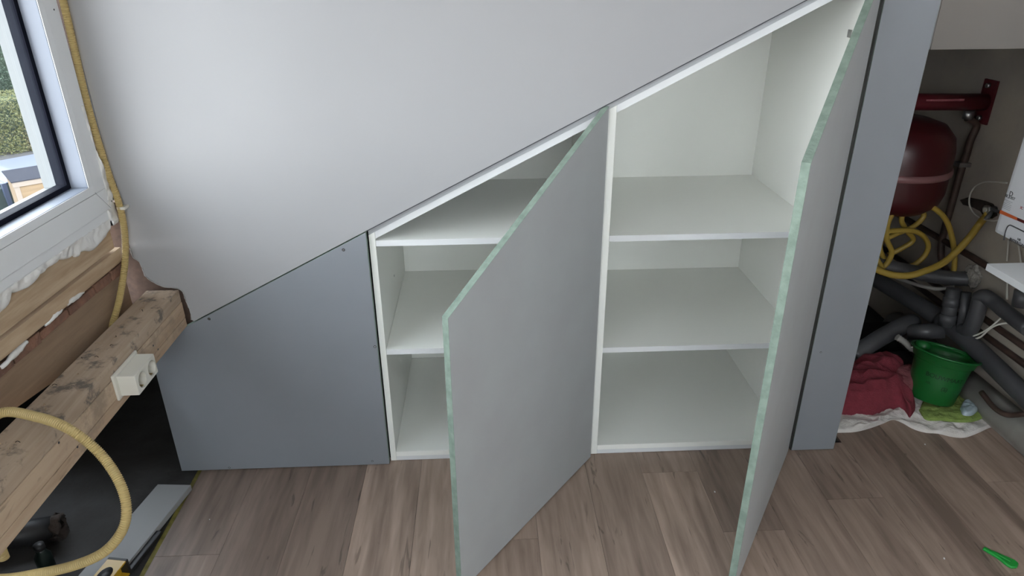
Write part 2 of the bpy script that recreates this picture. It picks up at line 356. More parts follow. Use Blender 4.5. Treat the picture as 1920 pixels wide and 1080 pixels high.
# floor: dark concrete slab with laminate planks
floor = struct(link('floor', Box(-1.85, 1.95, -3.5, 1.25, -0.12, -0.010), 'concrete'))
PW = 0.1783; X0 = -0.9783
tones = {}
for k in range(16):
    xa, xb = X0+PW*k, min(X0+PW*(k+1), 1.80)
    ystart = 0.35 if xa > 1.1 else 0.02
    joints = {0: -0.376, 5: -0.363, 8: -0.101, 9: -0.365, 3: -0.9, 1: -1.0, 2: -0.75, 4: -0.62, 6: -0.85, 7: -0.7, 10: -0.72, 11: -0.25, 12: -0.9, 13: -0.55, 14: -0.2, 15: -0.8}[k]
    ys = [ystart, joints]
    while ys[-1] > -3.4: ys.append(max(ys[-1]-1.28, -3.4))
    for j, (ya, yb) in enumerate(zip(ys, ys[1:])):
        pk = link('floor_plank', Box(xa+0.0003, xb-0.0003, yb+0.0005, ya-0.0005, -0.010, 0.0, 0.0007), 'floor', floor)
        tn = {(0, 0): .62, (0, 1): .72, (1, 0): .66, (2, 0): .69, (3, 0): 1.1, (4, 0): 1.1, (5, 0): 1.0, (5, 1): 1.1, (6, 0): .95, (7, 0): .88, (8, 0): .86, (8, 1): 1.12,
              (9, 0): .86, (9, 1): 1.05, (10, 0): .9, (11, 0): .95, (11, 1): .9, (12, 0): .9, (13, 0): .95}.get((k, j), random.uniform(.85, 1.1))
        pk['tone'] = tn  # plank tones; the leftmost also darkened for the light falloff there
struct(link('baseboard_left', Box(-0.992, -0.9795, -3.4, 0.0, -0.010, -0.002), 'yellow_tape'))

# ------------------------------------------------------------------ window
win = struct(bpy.data.objects.new('window_1', None)); COL.objects.link(win)
XF = -1.02
def ring(y0, y1, z0, z1, wd, xa, xb, bev=0.0):
    b = bmesh.new()
    box(b, xb, xa, y0, y1, z0, z0+wd, bev); box(b, xb, xa, y0, y1, z1-wd, z1, bev)
    box(b, xb, xa, y0, y0+wd, z0+wd, z1-wd, bev); box(b, xb, xa, y1-wd, y1, z0+wd, z1-wd, bev)
    return b
YA, YB, ZA, ZB = -2.75, -0.057, 0.909, 2.05
# dormer eaves over the window, unseen, added to cut the high sky
struct(link('trim_3', Box(-1.55, -1.16, -3.6, 0.3, 2.16, 2.26), 'pvc_out'))
mullion = Box(XF-0.075, XF, -1.44, -1.36, 0.966, 1.993, 0.002); link('mullion', mullion, 'pvc', win)
link('window_frame', ring(YA, YB, ZA, ZB, 0.056, XF, XF-0.075, 0.002), 'pvc', win)
link('window_sash', ring(YA+0.0575, YB-0.0575, ZA+0.0575, ZB-0.0575, 0.0205, XF+0.001, XF-0.0010, 0.0004), 'pvc', win)
link('glazing_bead', ring(YA+0.0575, YB-0.0575, ZA+0.0575, ZB-0.0575, 0.0215, XF-0.0011, XF-0.0415, 0.0015), 'pvc_skylit', win)
link('spacer_bar', ring(YA+0.076, YB-0.078, ZA+0.077, ZB-0.077, 0.014, XF-0.0415, XF-0.068), 'gasket', win)
link('outer_reveal', ring(YA+0.02, YB-0.02, ZA+0.02, ZB-0.02, 0.0605, XF-0.0685, XF-0.106, 0.001), 'pvc_out', win)
link('window_pane', Box(XF-0.046, XF-0.044, YA+0.078, YB-0.078, ZA+0.078, ZB-0.078), 'glass', win)
link('window_sill_profile', Box(XF-0.075, XF-0.004, YA, YB-0.004, 0.884, 0.909, 0.003), 'pvc', win)
scr = cylinder(at(208.5, 377, 'X', XF), at(208.5, 377, 'X', XF)+Vector((0.0015, 0, 0)), 0.0028, 12)
link('frame_screw', scr, 'hole', win)
link('frame_mark', cylinder(at(101, 18, 'X', XF), at(101, 18, 'X', XF)+Vector((0.001, 0, 0)), 0.002, 8), 'hole', win)
# mitre line of the frame
a_ = at(178, 361, 'X', XF); b_ = at(208, 390, 'X', XF)
link('mitre_joint', tube([a_+Vector((0.0, 0, 0)), b_+Vector((0.0, 0, 0))], 0.0006, 6), 'ink_pale', win)
# ------------------------------------------------------------------ timbers, bricks below the window
tA = tag(link('timber_plate', Box(-1.10, -1.039, -2.4, -0.058, 0.797, 0.884, 0.003), 'pine'), 'thick pine plate directly below the white foam and window frame', 'timber')
tB = tag(link('timber_batten', prism([(-1.10, 0.760), (-1.028, 0.760), (-1.028, 0.764), (-1.040, 0.788), (-1.10, 0.788)], 'Y', -2.4, -0.030), 'pine'), 'thin pine batten lying on the strip of red bricks', 'timber')
poly = [(-0.03, 0.725), (-2.4, 0.725), (-2.4, 0.66), (-0.9, 0.655), (-0.62, 0.640), (-0.45, 0.615), (-0.3, 0.575), (-0.03, 0.56)]
tC = tag(link('timber_board', prism(poly, 'X', -1.075, -1.048), 'pine_brown'), 'wide brown board under the bricks, behind the pine beam', 'timber')
struct(link('trim_4', Box(-1.12, -0.90, 0.0205, 0.04, 0.45, 0.90), 'stud'))
bw = thing('brick_course', 'narrow course of red bricks between pine batten and brown board', 'brickwork', (0, 0, 0))
link('mortar', Box(-1.10, -1.044, -2.4, -0.03, 0.7255, 0.7595), 'soot', bw)
random.seed(11)
y = -0.035; i = 0
while y > -2.3:
    L_ = random.choice([0.1, 0.12, 0.05, 0.085]); b = Box(-1.098, -1.034+random.uniform(-.003, .003), y-L_+0.005, y, 0.726, 0.746+random.uniform(-.004, .007), 0.002)
    for v in b.verts: v.co += Vector((noise.noise(v.co*40)*.003, noise.noise(v.co*55)*.003, noise.noise(v.co*47)*.003))
    link('brick', b, 'brick', bw); y -= L_; i += 1
def blob(path, rads, seed, seg=10, amp=0.35):
    p = resample(spline(path, 6), 0.004); n_ = len(p)
    def R_(t):
        k = t*(len(rads)-1); i_ = min(int(k), len(rads)-2); return rads[i_]*(1-(k-i_))+rads[i_+1]*(k-i_)
    bm = tube(p, lambda t: R_(t), seg)
    for v in bm.verts:
        c = v.co; v.co += Vector((noise.noise(c*70+Vector((seed, 0, 0))), noise.noise(c*80+Vector((0, seed, 0))), noise.noise(c*75+Vector((0, 0, seed)))))*amp*max(rads)
    return bm
for s_, (pa, pb) in enumerate([((156, 548), (122, 572)), ((117, 578), (84, 610)), ((50, 640), (2, 690))]):
    A = at(*pa, 'X', -1.032); B = at(*pb, 'X', -1.032)
    lab = ['white foam smear on the bricks nearest the window corner', 'white foam smear on the bricks, middle one of three', 'white foam smear on the bricks at the left picture edge'][s_]
    tag(link('foam_smear', blob([A, (A+B)/2+Vector((0.001, 0, 0.001)), B], [.004, .0065, .006, .004], s_, amp=.4), 'foam', smooth=True), lab, 'foam')

# expanding foam below and beside the window frame
def foam_sheet(top, bot, x, n=90, m=12, thick=0.02, seed=0):
    """ragged lumpy foam between two edges (lists of (y,z)) lying against plane x"""
    def samp(L, t):
        k = t*(len(L)-1); i_ = min(int(k), len(L)-2); f_ = k-i_
        return Vector((L[i_][0]*(1-f_)+L[i_+1][0]*f_, L[i_][1]*(1-f_)+L[i_+1][1]*f_))
    bm = bmesh.new(); fr_, bk_ = [], []
    for i_ in range(n+1):
        a, b = samp(top, i_/n), samp(bot, i_/n); row, rowb = [], []
        for j in range(m+1):
            s = j/m; p = a.lerp(b, s)
            prof = (math.sin(math.pi*min(1, 0.25+s*0.75)))**0.5 if s < 1 else 0
            c = Vector((seed, p.x, p.y))
            bump_ = thick*prof*(0.75+0.55*noise.noise(c*26)+0.28*noise.noise(c*60))
            row.append(bm.verts.new((x+bump_, p.x, p.y))); rowb.append(bm.verts.new((x-0.012, p.x, p.y)))
        fr_.append(row); bk_.append(rowb)
    for i_ in range(n):
        for j in range(m):
            f = bm.faces.new((fr_[i_][j], fr_[i_][j+1], fr_[i_+1][j+1], fr_[i_+1][j])); f.smooth = True
            bm.faces.new((bk_[i_][j], bk_[i_+1][j], bk_[i_+1][j+1], bk_[i_][j+1]))
        bm.faces.new((fr_[i_][m], bk_[i_][m], bk_[i_+1][m], fr_[i_+1][m])); bm.faces.new((fr_[i_][0], fr_[i_+1][0], bk_[i_+1][0], bk_[i_][0]))
    bm.faces.new([v for v in fr_[0]]+[v for v in bk_[0][::-1]]); bm.faces.new([v for v in fr_[n][::-1]]+[v for v in bk_[n]])
    bmesh.ops.recalc_face_normals(bm, faces=bm.faces)
    return bm
botpx = [(209, 421), (210, 433), (207, 443), (200, 452), (191, 461), (185, 468), (178, 471), (168, 470), (159, 473), (156, 481), (151, 482), (147, 477), (142, 482), (138, 484), (128, 487), (120, 486), (112, 494), (100, 501), (92, 509), (80, 517), (76, 527), (60, 540), (51, 544), (40, 548), (31, 549), (28, 562), (24, 573), (12, 585), (0, 598), (-40, 640), (-90, 690)]
bot = [(p.y, p.z) for p in (at(x, y_, 'X', -1.022) for x, y_ in botpx)]
top = [(b_[0], 0.886) for b_ in bot]
bot += [(-1.2, 0.845), (-1.5, 0.86), (-1.9, 0.85)]; top += [(-1.2, 0.886), (-1.5, 0.886), (-1.9, 0.886)]
tag(link('foam_bead', foam_sheet(top, bot, -1.034, n=220, thick=0.014, seed=2), 'foam'), 'ragged white expanding foam squeezed out under the window frame', 'foam')
sidep = [(152, 200), (160, 225), (168, 250), (175, 270), (186, 290), (189, 303), (205, 315), (212, 332), (217, 342), (211, 349), (214, 362), (222, 382), (229, 405), (225, 416), (214, 413)]
so = [(min(p.y+0.004, -0.026), p.z) for p in (at(x, y_, 'X', -1.015) for x, y_ in sidep)]
si = [(-0.062 if z > 0.93 else -0.075, z) for (_, z) in so]
tag(link('foam_fillet', foam_sheet(si, so, -1.03, n=120, m=8, thick=0.016, seed=9), 'foam'), 'white foam lumps filling the gap right of the window frame', 'foam')

# ------------------------------------------------------------------ pine beam
beam = thing('timber_beam', 'laminated pine beam running from the wall corner below the window', 'timber', (-0.96, -0.018, 0.535))
for z0, z1, mm, dx in ((0.535, 0.5620, 'pine_stained', 0), (0.5634, 0.6120, 'pine_stained', 0.0006), (0.6134, 0.650, 'pine_top', -0.0004)):
    bb = Box(-0.0455, 0.0455+dx, -2.4, -0.001, z0-0.535, z1-0.535, 0.0016)
    for v in bb.verts: v.co.x += 0.0008*noise.noise(v.co*9)
    link('lamination', bb, mm, beam)
for (x_, y_) in ((287, 648), (145, 838), (296, 655), (110, 830)):
    p = at(x_, y_, 'X', -0.9143)-Vector((-0.96, -0.018, 0.535))
    link('nail_hole', cylinder(p, p+Vector((0.0008, 0, 0)), 0.0028, 8), 'hole', beam)
random.seed(5)
for i in range(26):
    y_ = random.uniform(-0.85, -0.08); x_ = random.uniform(-0.04, 0.005); p = Vector((x_, y_, 0.1155)); L_ = random.uniform(.004, .014); a = random.uniform(0, 6.28)
    q = p+Vector((math.cos(a)*L_, math.sin(a)*L_, 0.001)); md = (p+q)/2+Vector((0, 0, 0.003))
    link('wood_shaving', tube(spline([p, md, q], 3), 0.0007, 5), 'pine' if i % 3 else 'soot', beam)

# socket box on the beam
sk = thing('double_socket', 'ivory double wall socket screwed to the side of the pine beam', 'socket', (-0.9145, -0.371, 0.590))
link('back_plate', Box(0.0, 0.006, -0.066, 0.057, -0.033, 0.034, 0.0028), 'socket', sk)
hb_ = Box(0.004, 0.048, -0.054, 0.052, -0.027, 0.026, 0.0035)
hs = link('housing', hb_, 'socket')
ct = bmesh.new(); WY = (-0.0265, 0.0255)
for yy in WY: join(ct, cylinder((0.026, yy, 0), (0.07, yy, 0), 0.0195, 32))
cto = link('socket_cut', ct, 'socket'); md = hs.modifiers.new('wells', 'BOOLEAN'); md.object = cto; md.solver = 'EXACT'
bpy.context.view_layer.update()
me = bpy.data.meshes.new_from_object(hs.evaluated_get(bpy.context.evaluated_depsgraph_get())); hs.modifiers.clear(); hs.data = me; bpy.data.objects.remove(cto); hs.parent = sk
for yy in WY:
    wll = link('socket_well', tube([Vector((0.0262, yy, 0)), Vector((0.0486, yy, 0))], 0.0196, 32, bm=tube([Vector((0.0262, yy, 0)), Vector((0.0486, yy, 0))], 0.0186, 32, cap=False), cap=False), 'socket', sk, smooth=True)
    for zz in (-0.0178, 0.0160): link('contact_clip', Box(0.028, 0.046, yy-0.003, yy+0.003, zz, zz+0.0018), 'brass', wll)
    for dy in (-0.008, 0.008): link('pin_hole', cylinder((0.0261, yy+dy, 0), (0.0266, yy+dy, 0), 0.0025, 10), 'hole', wll)

# conduits
def P_(px, py, ax, v): return at(px, py, ax, v)
c1 = [(-1.004, -0.034, 2.05), P_(100, -80, 'Y', -0.036), P_(118, 0, 'Y', -0.034), P_(139, 90, 'Y', -0.033), P_(160, 180, 'Y', -0.033), P_(180, 252, 'Y', -0.034), P_(203, 325, 'Y', -0.034), P_(222, 378, 'Y', -0.036), P_(233, 430, 'Y', -0.045), P_(235, 480, 'Y', -0.065),
      P_(231, 520, 'Y', -0.09), P_(222, 570, 'Y', -0.13), P_(210, 610, 'Y', -0.16), P_(196, 650, 'Y', -0.19), P_(186, 690, 'Y', -0.20)]
c1 = [Vector(p) for p in c1]
cond = thing('corrugated_conduit', 'cream ribbed conduit running down the wall corner beside the window', 'conduit', c1[-1])
o = link('conduit_tube', ribbed(spline(c1, 10), 0.0092), 'conduit'); o.parent = cond; o.location = -c1[-1]
p = P_(230, 389, 'Y', -0.034)
cl_ = link('conduit_clip', Box(p.x-0.0105, p.x+0.0105, p.y-0.011, -0.019, p.z-0.004, p.z+0.004, 0.002), 'socket'); cl_.parent = cond; cl_.location = -c1[-1]
q0 = dep(0, 775, 1.35)
c2 = [Vector((-1.028, q0.y-0.09, 0.40)), Vector((-1.028, q0.y-0.08, 0.56)), Vector((-1.024, q0.y-0.05, q0.z-0.03)), q0, dep(70, 782, 1.345), dep(130, 805, 1.34), dep(185, 848, 1.36), dep(222, 900, 1.35), dep(237, 950, 1.34), dep(229, 995, 1.335), dep(195, 1035, 1.33), dep(140, 1060, 1.33), dep(70, 1076, 1.335), dep(0, 1086, 1.34), dep(-80, 1080, 1.38), dep(-160, 1040, 1.45)]
tag(link('corrugated_conduit', ribbed(spline(c2, 10), 0.0100, 0.0042, 0.0017), 'conduit'), 'loose loop of cream ribbed conduit hanging over the pine beam', 'conduit')

# ------------------------------------------------------------------ cupboards under the slope
def zt(x, off): return slope(x)-off
def cupboard(name, label, xa, xb, shelves, D=0.597):
    t = thing(name, label, 'cupboard', ((xa+xb)/2, 0, 0)); ox = (xa+xb)/2
    def L2(nm, bm, m): return link(nm, xf(bm, T(-ox, 0, 0)), m, t)
    OFF = 0.021
    for x0, x1 in ((xa, xa+TH), (xb-TH, xb)):
        L2('side_panel', prism([(x0, 0.002), (x1, 0.002), (x1, zt(x1, OFF)), (x0, zt(x0, OFF))], 'Y', 0.0, D+0.005, 0.0004), 'carcass')
    x0, x1 = xa+TH+0.0005, xb-TH-0.0005
    L2('sloped_top', prism([(x0, zt(x0, OFF+0.0205)), (x1, zt(x1, OFF+0.0205)), (x1, zt(x1, OFF)), (x0, zt(x0, OFF))], 'Y', 0.0005, D+0.005, 0.0004), 'edge_white')
    L2('bottom_panel', Box(x0, x1, 0.0005, D, 0.0185, 0.0366, 0.0004), 'carcass')
    L2('plinth_strip', Box(x0, x1, 0.001, 0.019, 0.002, 0.0180, 0.0004), 'edge_white')
    L2('back_panel', prism([(x0, 0.037), (x1, 0.037), (x1, zt(x1, OFF+0.021)), (x0, zt(x0, OFF+0.021))], 'Y', D, D+0.006), 'carcass')
    for z in shelves:
        # shelves run out where the slope comes down
        xs = max(x0, (z-0.8153+OFF+0.021)/SL-0.3704)
        s_ = L2('shelf', Box(xs, x1, 0.002, D-0.0005, z-TH, z, 0.0004), 'carcass')
        link('shelf_edging', xf(Box(xs, x1, 0.0007, 0.0020, z-TH, z, 0.0003), T(-ox, 0, 0)), 'edge_white', s_)
    return t, ox
cA, oA = cupboard('wedge_cupboard', 'white left cupboard under the slope, next to the large grey panel', -0.367, 0.298, (0.4235, 0.7795))
cB, oB = cupboard('wedge_cupboard', 'tall white right cupboard under the slope with three open compartments', 0.2985, 0.9665, (0.4090, 0.7785))
def door(par, ox, hx, hy, ang, wdt, label):
    g_ = 0.0085
    pl = [(0, 0.005), (-wdt, 0.005), (-wdt, slope(hx-wdt)-g_), (0, slope(hx)-g_)]
    b = prism(pl, 'Y', 0.0, TH-0.0006, 0.0005)
    for f in b.faces: f.material_index = 0 if abs(f.normal.y) > 0.9 else 1
    o = link('door', b, ['door_grey', 'mdf'], par, loc=(hx-ox, hy, 0)); o.rotation_euler = (0, 0, ang); o['label'] = label
    for z in (0.12, slope(hx)-0.22):
        link('hinge', Box(-0.060, -0.012, TH-0.0006, TH+0.012, z-0.025, z+0.025, 0.003), 'steel', o)
    return o
door(cA, oA, 0.293, -0.0185, math.radians(51.4), 0.665, 'grey door with green MDF edges, half open towards the room')
door(cB, oB, 0.9575, -0.0215, math.radians(56.0), 0.678, 'tall grey door with green MDF edges, half open')
hp = at(1593.5, 63, 'X', 0.9475)
link('hinge_plate', xf(Box(0.9455, 0.9484, hp.y-0.010, hp.y+0.010, hp.z-0.010, hp.z+0.010, 0.001), T(-oB, 0, 0)), 'steel', cB)
# pencil hole in left cupboard
ph = at(739, 517, 'X', -0.3488); link('peg_hole', xf(cylinder(ph, ph+Vector((0.0006, 0, 0)), 0.0045, 10), T(-oA, 0, 0)), 'ink_pale', cA)
# slope batten between wall and carcass
bt = prism([(-0.3665, zt(-0.3665, 0.0205)), (1.10, zt(1.10, 0.0205)), (1.10, zt(1.10, -0.010)), (-0.3665, zt(-0.3665, -0.010))], 'Y', 0.0215, 0.05)
bt2 = prism([(-0.3665, zt(-0.3665, 0.0205)), (1.10, zt(1.10, 0.0205)), (1.10, zt(1.10, 0.0005)), (-0.3665, zt(-0.3665, 0.0005))], 'Y', -0.001, 0.0215); join(bt, bt2)
tag(link('slope_batten', bt, 'batten'), 'long pale batten between the white wall and the cupboard tops', 'batten')
tag(link('shade_strip', prism([(-0.3665, zt(-0.3665, 0.0030)), (1.10, zt(1.10, 0.0030)), (1.10, zt(1.10, 0.0002)), (-0.3665, zt(-0.3665, 0.0002))], 'Y', -0.0172, -0.0012), 'ink'), 'thin dark shadow strip under the lower edge of the white wall', 'strip')  # dark strip painted in for the shadow line under the wall edge
# grey closing panels with screws
def panel(name, label, pl, screws):
    t = thing(name, label, 'panel', (pl[0][0], -0.009, 0)); M_ = T(-pl[0][0], 0.009, 0)
    b = prism(pl, 'Y', -TH, -0.0005, 0.0005)
    for f in b.faces: f.material_index = 0 if abs(f.normal.y) > 0.9 else 1
    link('panel_board', xf(b, M_), ['grey', 'mdf'], t)
    for x_, y_, r_ in screws:
        p = at(x_, y_, 'Y', -TH); b = cylinder(p-Vector((0, 0.0004, 0)), p+Vector((0, 0.001, 0)), 0.0042*r_, 14)
        s_ = link('screw', xf(b, M_), 'hole', t)
        link('screw_head', xf(cylinder(p-Vector((0, 0.0007, 0)), p-Vector((0, 0.0004, 0)), 0.0020*r_, 10), M_), 'steel', s_)
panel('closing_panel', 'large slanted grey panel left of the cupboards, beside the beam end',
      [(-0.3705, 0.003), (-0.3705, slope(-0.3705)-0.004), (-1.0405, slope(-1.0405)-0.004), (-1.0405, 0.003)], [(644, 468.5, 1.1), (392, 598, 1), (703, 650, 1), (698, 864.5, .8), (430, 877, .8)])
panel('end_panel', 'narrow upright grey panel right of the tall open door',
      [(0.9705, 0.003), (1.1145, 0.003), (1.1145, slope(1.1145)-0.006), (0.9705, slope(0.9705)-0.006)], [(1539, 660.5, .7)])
tag(link('gap_shade', Box(0.9668, 0.9700, -0.0165, -0.0012, 0.004, 1.47), 'black'), 'narrow strip of black seal in the gap between tall door and end panel', 'shade')  # black strip added to stand for the shade inside the gap
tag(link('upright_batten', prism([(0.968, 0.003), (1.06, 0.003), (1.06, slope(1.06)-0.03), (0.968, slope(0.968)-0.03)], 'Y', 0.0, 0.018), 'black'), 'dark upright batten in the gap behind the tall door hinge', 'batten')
for k_, (x_, y_, h_) in enumerate(((701, 416, .012), (662, 443, .006))):
    p = at(x_, y_, 'Y', -TH); link('pencil_mark', Box(p.x-0.0005, p.x+0.0005, -TH-0.0003, -TH, p.z-h_/2, p.z+h_/2), 'ink_pale', wall_back)

# ------------------------------------------------------------------ things on the floor, left
pts = [at(358, 912, 'Z', 0.012), at(222, 1080, 'Z', 0.012), at(150, 1080+90, 'Z', 0.012), at(60, 1080+60, 'Z', 0.012), at(205, 1030, 'Z', 0.012), at(300, 912, 'Z', 0.012)]
A, B = at(358, 909, 'Z', 0.02), at(222, 1078, 'Z', 0.02); D_ = (B-A).normalized(); Nn = Vector((D_.y, -D_.x, 0)); Nn = Nn if Nn.x < 0 else -Nn
wp = [(A.x, A.y), ((A+D_*0.75).x, (A+D_*0.75).y), ((A+D_*0.75+Nn*0.105).x, (A+D_*0.75+Nn*0.105).y), ((A+Nn*0.105+D_*0.01).x, (A+Nn*0.105+D_*0.01).y)]
wb = prism([tuple(p) for p in wp], 'Z', 0.0, 0.020, 0.0008)
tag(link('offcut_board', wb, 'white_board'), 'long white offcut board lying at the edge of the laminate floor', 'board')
lv = thing('spirit_level', 'yellow spirit level lying on the white offcut board', 'level', (0, 0, 0))
E1 = at(238, 1048, 'Z', 0.07); ang = math.atan2(D_.y, D_.x)
lv.location = (E1.x, E1.y, 0.0205); lv.rotation_euler = (0, 0, ang)
hl = 0.5
def lvbox(*a): return Box(*a)
b = bmesh.new(); box(b, 0.004, hl, -0.052, 0.0, 0.0, 0.0045, .001); box(b, 0.004, hl, -0.052, 0.0, 0.0435, 0.048, .001); box(b, 0.004, hl, -0.030, -0.022, 0.0045, 0.0435)
link('level_body', b, 'level', lv)
link('end_cap', Box(-0.002, 0.006, -0.053, 0.001, -0.0, 0.0485, .002), 'black', lv)
link('vial_window', xf(xf(lathe([(0.0, 0), (0.017, 0), (0.017, 0.0008), (0.0, 0.0008)], 24), Matrix.Scale(1.5, 4, (1, 0, 0))), T(0.055, -0.026, 0.0481)), 'black', lv)
A2 = at(292, 1000, 'Z', 0.0)
bs = thing('black_strip', 'black rubbery strip lying beside the white offcut board', 'strip', (A2.x, A2.y, 0)); bs.rotation_euler = (0, 0, ang)
link('strip_body', xf(Box(0, 0.5, 0.002, 0.022, 0.0005, 0.012, .003), Matrix.Identity(4)), 'black', bs)
ps = at(105, 990, 'Z', 0.03)
pb_ = thing('pipe_stub', 'black cut pipe with torn foil end under the pine beam', 'pipe', (ps.x, ps.y, -0.010))
link('pipe_body', cylinder((-0.22, -0.06, 0.05), (0.0, 0.0, 0.04), 0.036, 20), 'black', pb_, smooth=False)
tr_ = lathe([(0.036, -0.004), (0.041, 0.0), (0.039, 0.012), (0.032, 0.014), (0.026, 0.004)], 24, cap=False)
for v in tr_.verts: v.co += Vector((noise.noise(v.co*60), noise.noise(v.co*70), noise.noise(v.co*50)))*0.016
link('torn_foil', xf(tr_, T(0, 0, 0.04) @ RZ(math.atan2(0.06, 0.22)) @ RY(math.pi/2)), 'soot', pb_)
pq = at(88, 1062, 'Z', 0.0)
bo = thing('bottle', 'small dark green bottle standing under the beam near the black pipe', 'bottle', (pq.x, pq.y, -0.010))
gb = mat('dark_green_glass', (0.004, 0.010, 0.008), 0.3); MT['dkgreen'] = gb
link('bottle_body', lathe([(0.0, 0), (0.02, 0), (0.021, 0.004), (0.021, 0.05), (0.012, 0.066), (0.012, 0.078)], 20), 'dkgreen', bo); link('cap', lathe([(0.0135, 0.074), (0.0135, 0.09), (0.0, 0.0905)], 20), 'black', bo)
random.seed(8)
for k_, (x_, y_) in enumerate([(77, 1001), (393, 975)]):
    p = at(x_, y_, 'Z', -0.008 if x_ < 300 else 0.0)
    b = bmesh.new(); bmesh.ops.create_icosphere(b, subdivisions=1, radius=0.006 if x_ < 300 else .0018); [setattr(v, 'co', v.co*(1+.5*noise.noise(v.co*300))) for v in b.verts]
    tag(link('plaster_crumb', xf(b, T(p.x, p.y, p.z+.002)), 'foam'), ['white crumb on the dark concrete under the beam', 'tiny white crumb on laminate in front of the large grey panel'][k_], 'crumb')
for k_, (x_, y_, lab) in enumerate([(1734, 834, 'white crumb on the floor in front of the dirty white cloth'), (1770, 1048, 'white crumb on the floor left of the green nozzle'), (1340, 923, 'white crumb on the floor under the right cupboard opening')]):
    p = at(x_, y_, 'Z', 0.0); b = bmesh.new(); bmesh.ops.create_icosphere(b, subdivisions=1, radius=0.0028)
    for v in b.verts: v.co *= (1+.5*noise.noise(v.co*300))
    tag(link('plaster_crumb', xf(b, T(p.x, p.y, p.z+.002)), 'foam'), lab, 'crumb')

# green nozzle piece on the floor
p0, p1 = at(1847, 1028, 'Z', 0.008), at(1903, 1055, 'Z', 0.012)
nz_ = thing('glue_spreader', 'bright green plastic spreader lying on the laminate at lower right', 'spreader', ((p0.x+p1.x)/2, (p0.y+p1.y)/2, 0))
D2 = (p1-p0); a2 = math.atan2(D2.y, D2.x); L2_ = D2.length
pl = [(-L2_/2-.004, -.005), (-L2_/2+.03*.4, -.0065), (0.0, -.010), (L2_/2-.012, -.019), (L2_/2, -.019), (L2_/2+.009, -.007), (L2_/2+.007, .012), (L2_/2-.004, .017), (0.0, .012), (-L2_/2+.01, .0075), (-L2_/2-.004, .006)]
b = prism(pl, 'Z', 0.0005, 0.009, 0.0025); ob = link('spreader_body', xf(b, RZ(a2)), 'green', nz_)
link('spreader_rib', xf(tube([Vector((-L2_/2+.01, 0, 0.010)), Vector((L2_/2-.01, -.002, 0.0105))], 0.0018, 8), RZ(a2)), 'green', nz_)

# ------------------------------------------------------------------ right recess
XR = 1.80
# red pipe console and expansion vessel
rc = thing('pipe_console', 'crimson steel pipe bracket bolted to the wall in the recess', 'pipe', (1.79, 0.64, 1.02))
def lp(par, v): return Vector(v)-par.location
link('crossbar', cylinder(lp(rc, (1.25, 0.64, 1.03)), lp(rc, (1.79, 0.64, 1.022)), 0.030, 24), 'redsteel', rc)
link('wall_flange', xf(Box(-0.008, 0.0, -0.035, 0.035, -0.075, 0.080, .002), T(0.008, 0, 0)), 'redsteel', rc)
for z_ in (-0.055, 0.06): link('bolt', cylinder((-0.012, 0, z_), (0.0, 0, z_), 0.009, 6), 'steel', rc)
link('label_strip', xf(Box(-0.24, -0.10, -0.029, -0.0265, 0.012, 0.0195), Matrix.Identity(4)), 'pinkcloth', rc)
link('union_nut', cylinder((-0.050, 0, -0.058), (-0.050, 0, -0.028), 0.018, 8), 'steel', rc)
vs = thing('expansion_vessel', 'dark red round expansion vessel hanging in the recess', 'vessel', (1.515, 0.67, 0.612))
pr = [(0.0, 0.0), (0.09, 0.002), (0.15, 0.018), (0.185, 0.05), (0.196, 0.09), (0.197, 0.158), (0.197, 0.182), (0.195, 0.25), (0.185, 0.295), (0.15, 0.335), (0.09, 0.355), (0.0, 0.36)]
link('vessel_body', lathe(pr, 48, cap=False), 'red', vs)
tk = lathe([(0.197, 0.157), (0.203, 0.160), (0.204, 0.170), (0.203, 0.180), (0.197, 0.183)], 48, cap=False); link('seam_ring', tk, 'seam', vs)
link('vessel_neck', cylinder((0, 0, 0.355), (0, 0, 0.372), 0.016, 14), 'redsteel', vs)
# brown riser pipe
c_ = [rc.location+Vector((-0.050, 0, -0.055)), at(1833, 235, 'Y', .64), at(1820, 262, 'Y', .645), at(1822, 290, 'Y', .65), at(1812, 320, 'Y', .655), at(1797, 370, 'Y', .655), at(1784, 420, 'Y', .655), at(1774, 458, 'Y', .65), at(1772, 490, 'Y', .62), at(1790, 520, 'Y', .55)]
c_ = [Vector((min(v.x, 1.782), v.y, v.z)) for v in c_]
rp = thing('riser_pipe', 'dark brown riser pipe dropping from the crimson bracket along the wall', 'pipe', c_[-1])
o = link('pipe_run', tube(spline(c_, 6), 0.013, 14), 'copper', rp); o.location = -c_[-1]
p = at(1806, 308, 'Y', .65); o = link('pipe_clip', Box(min(p.x, 1.776)-.022, 1.7995, p.y-.018, p.y+.018, p.z-.008, p.z+.008, .002), 'steel', rp); o.location = -c_[-1]

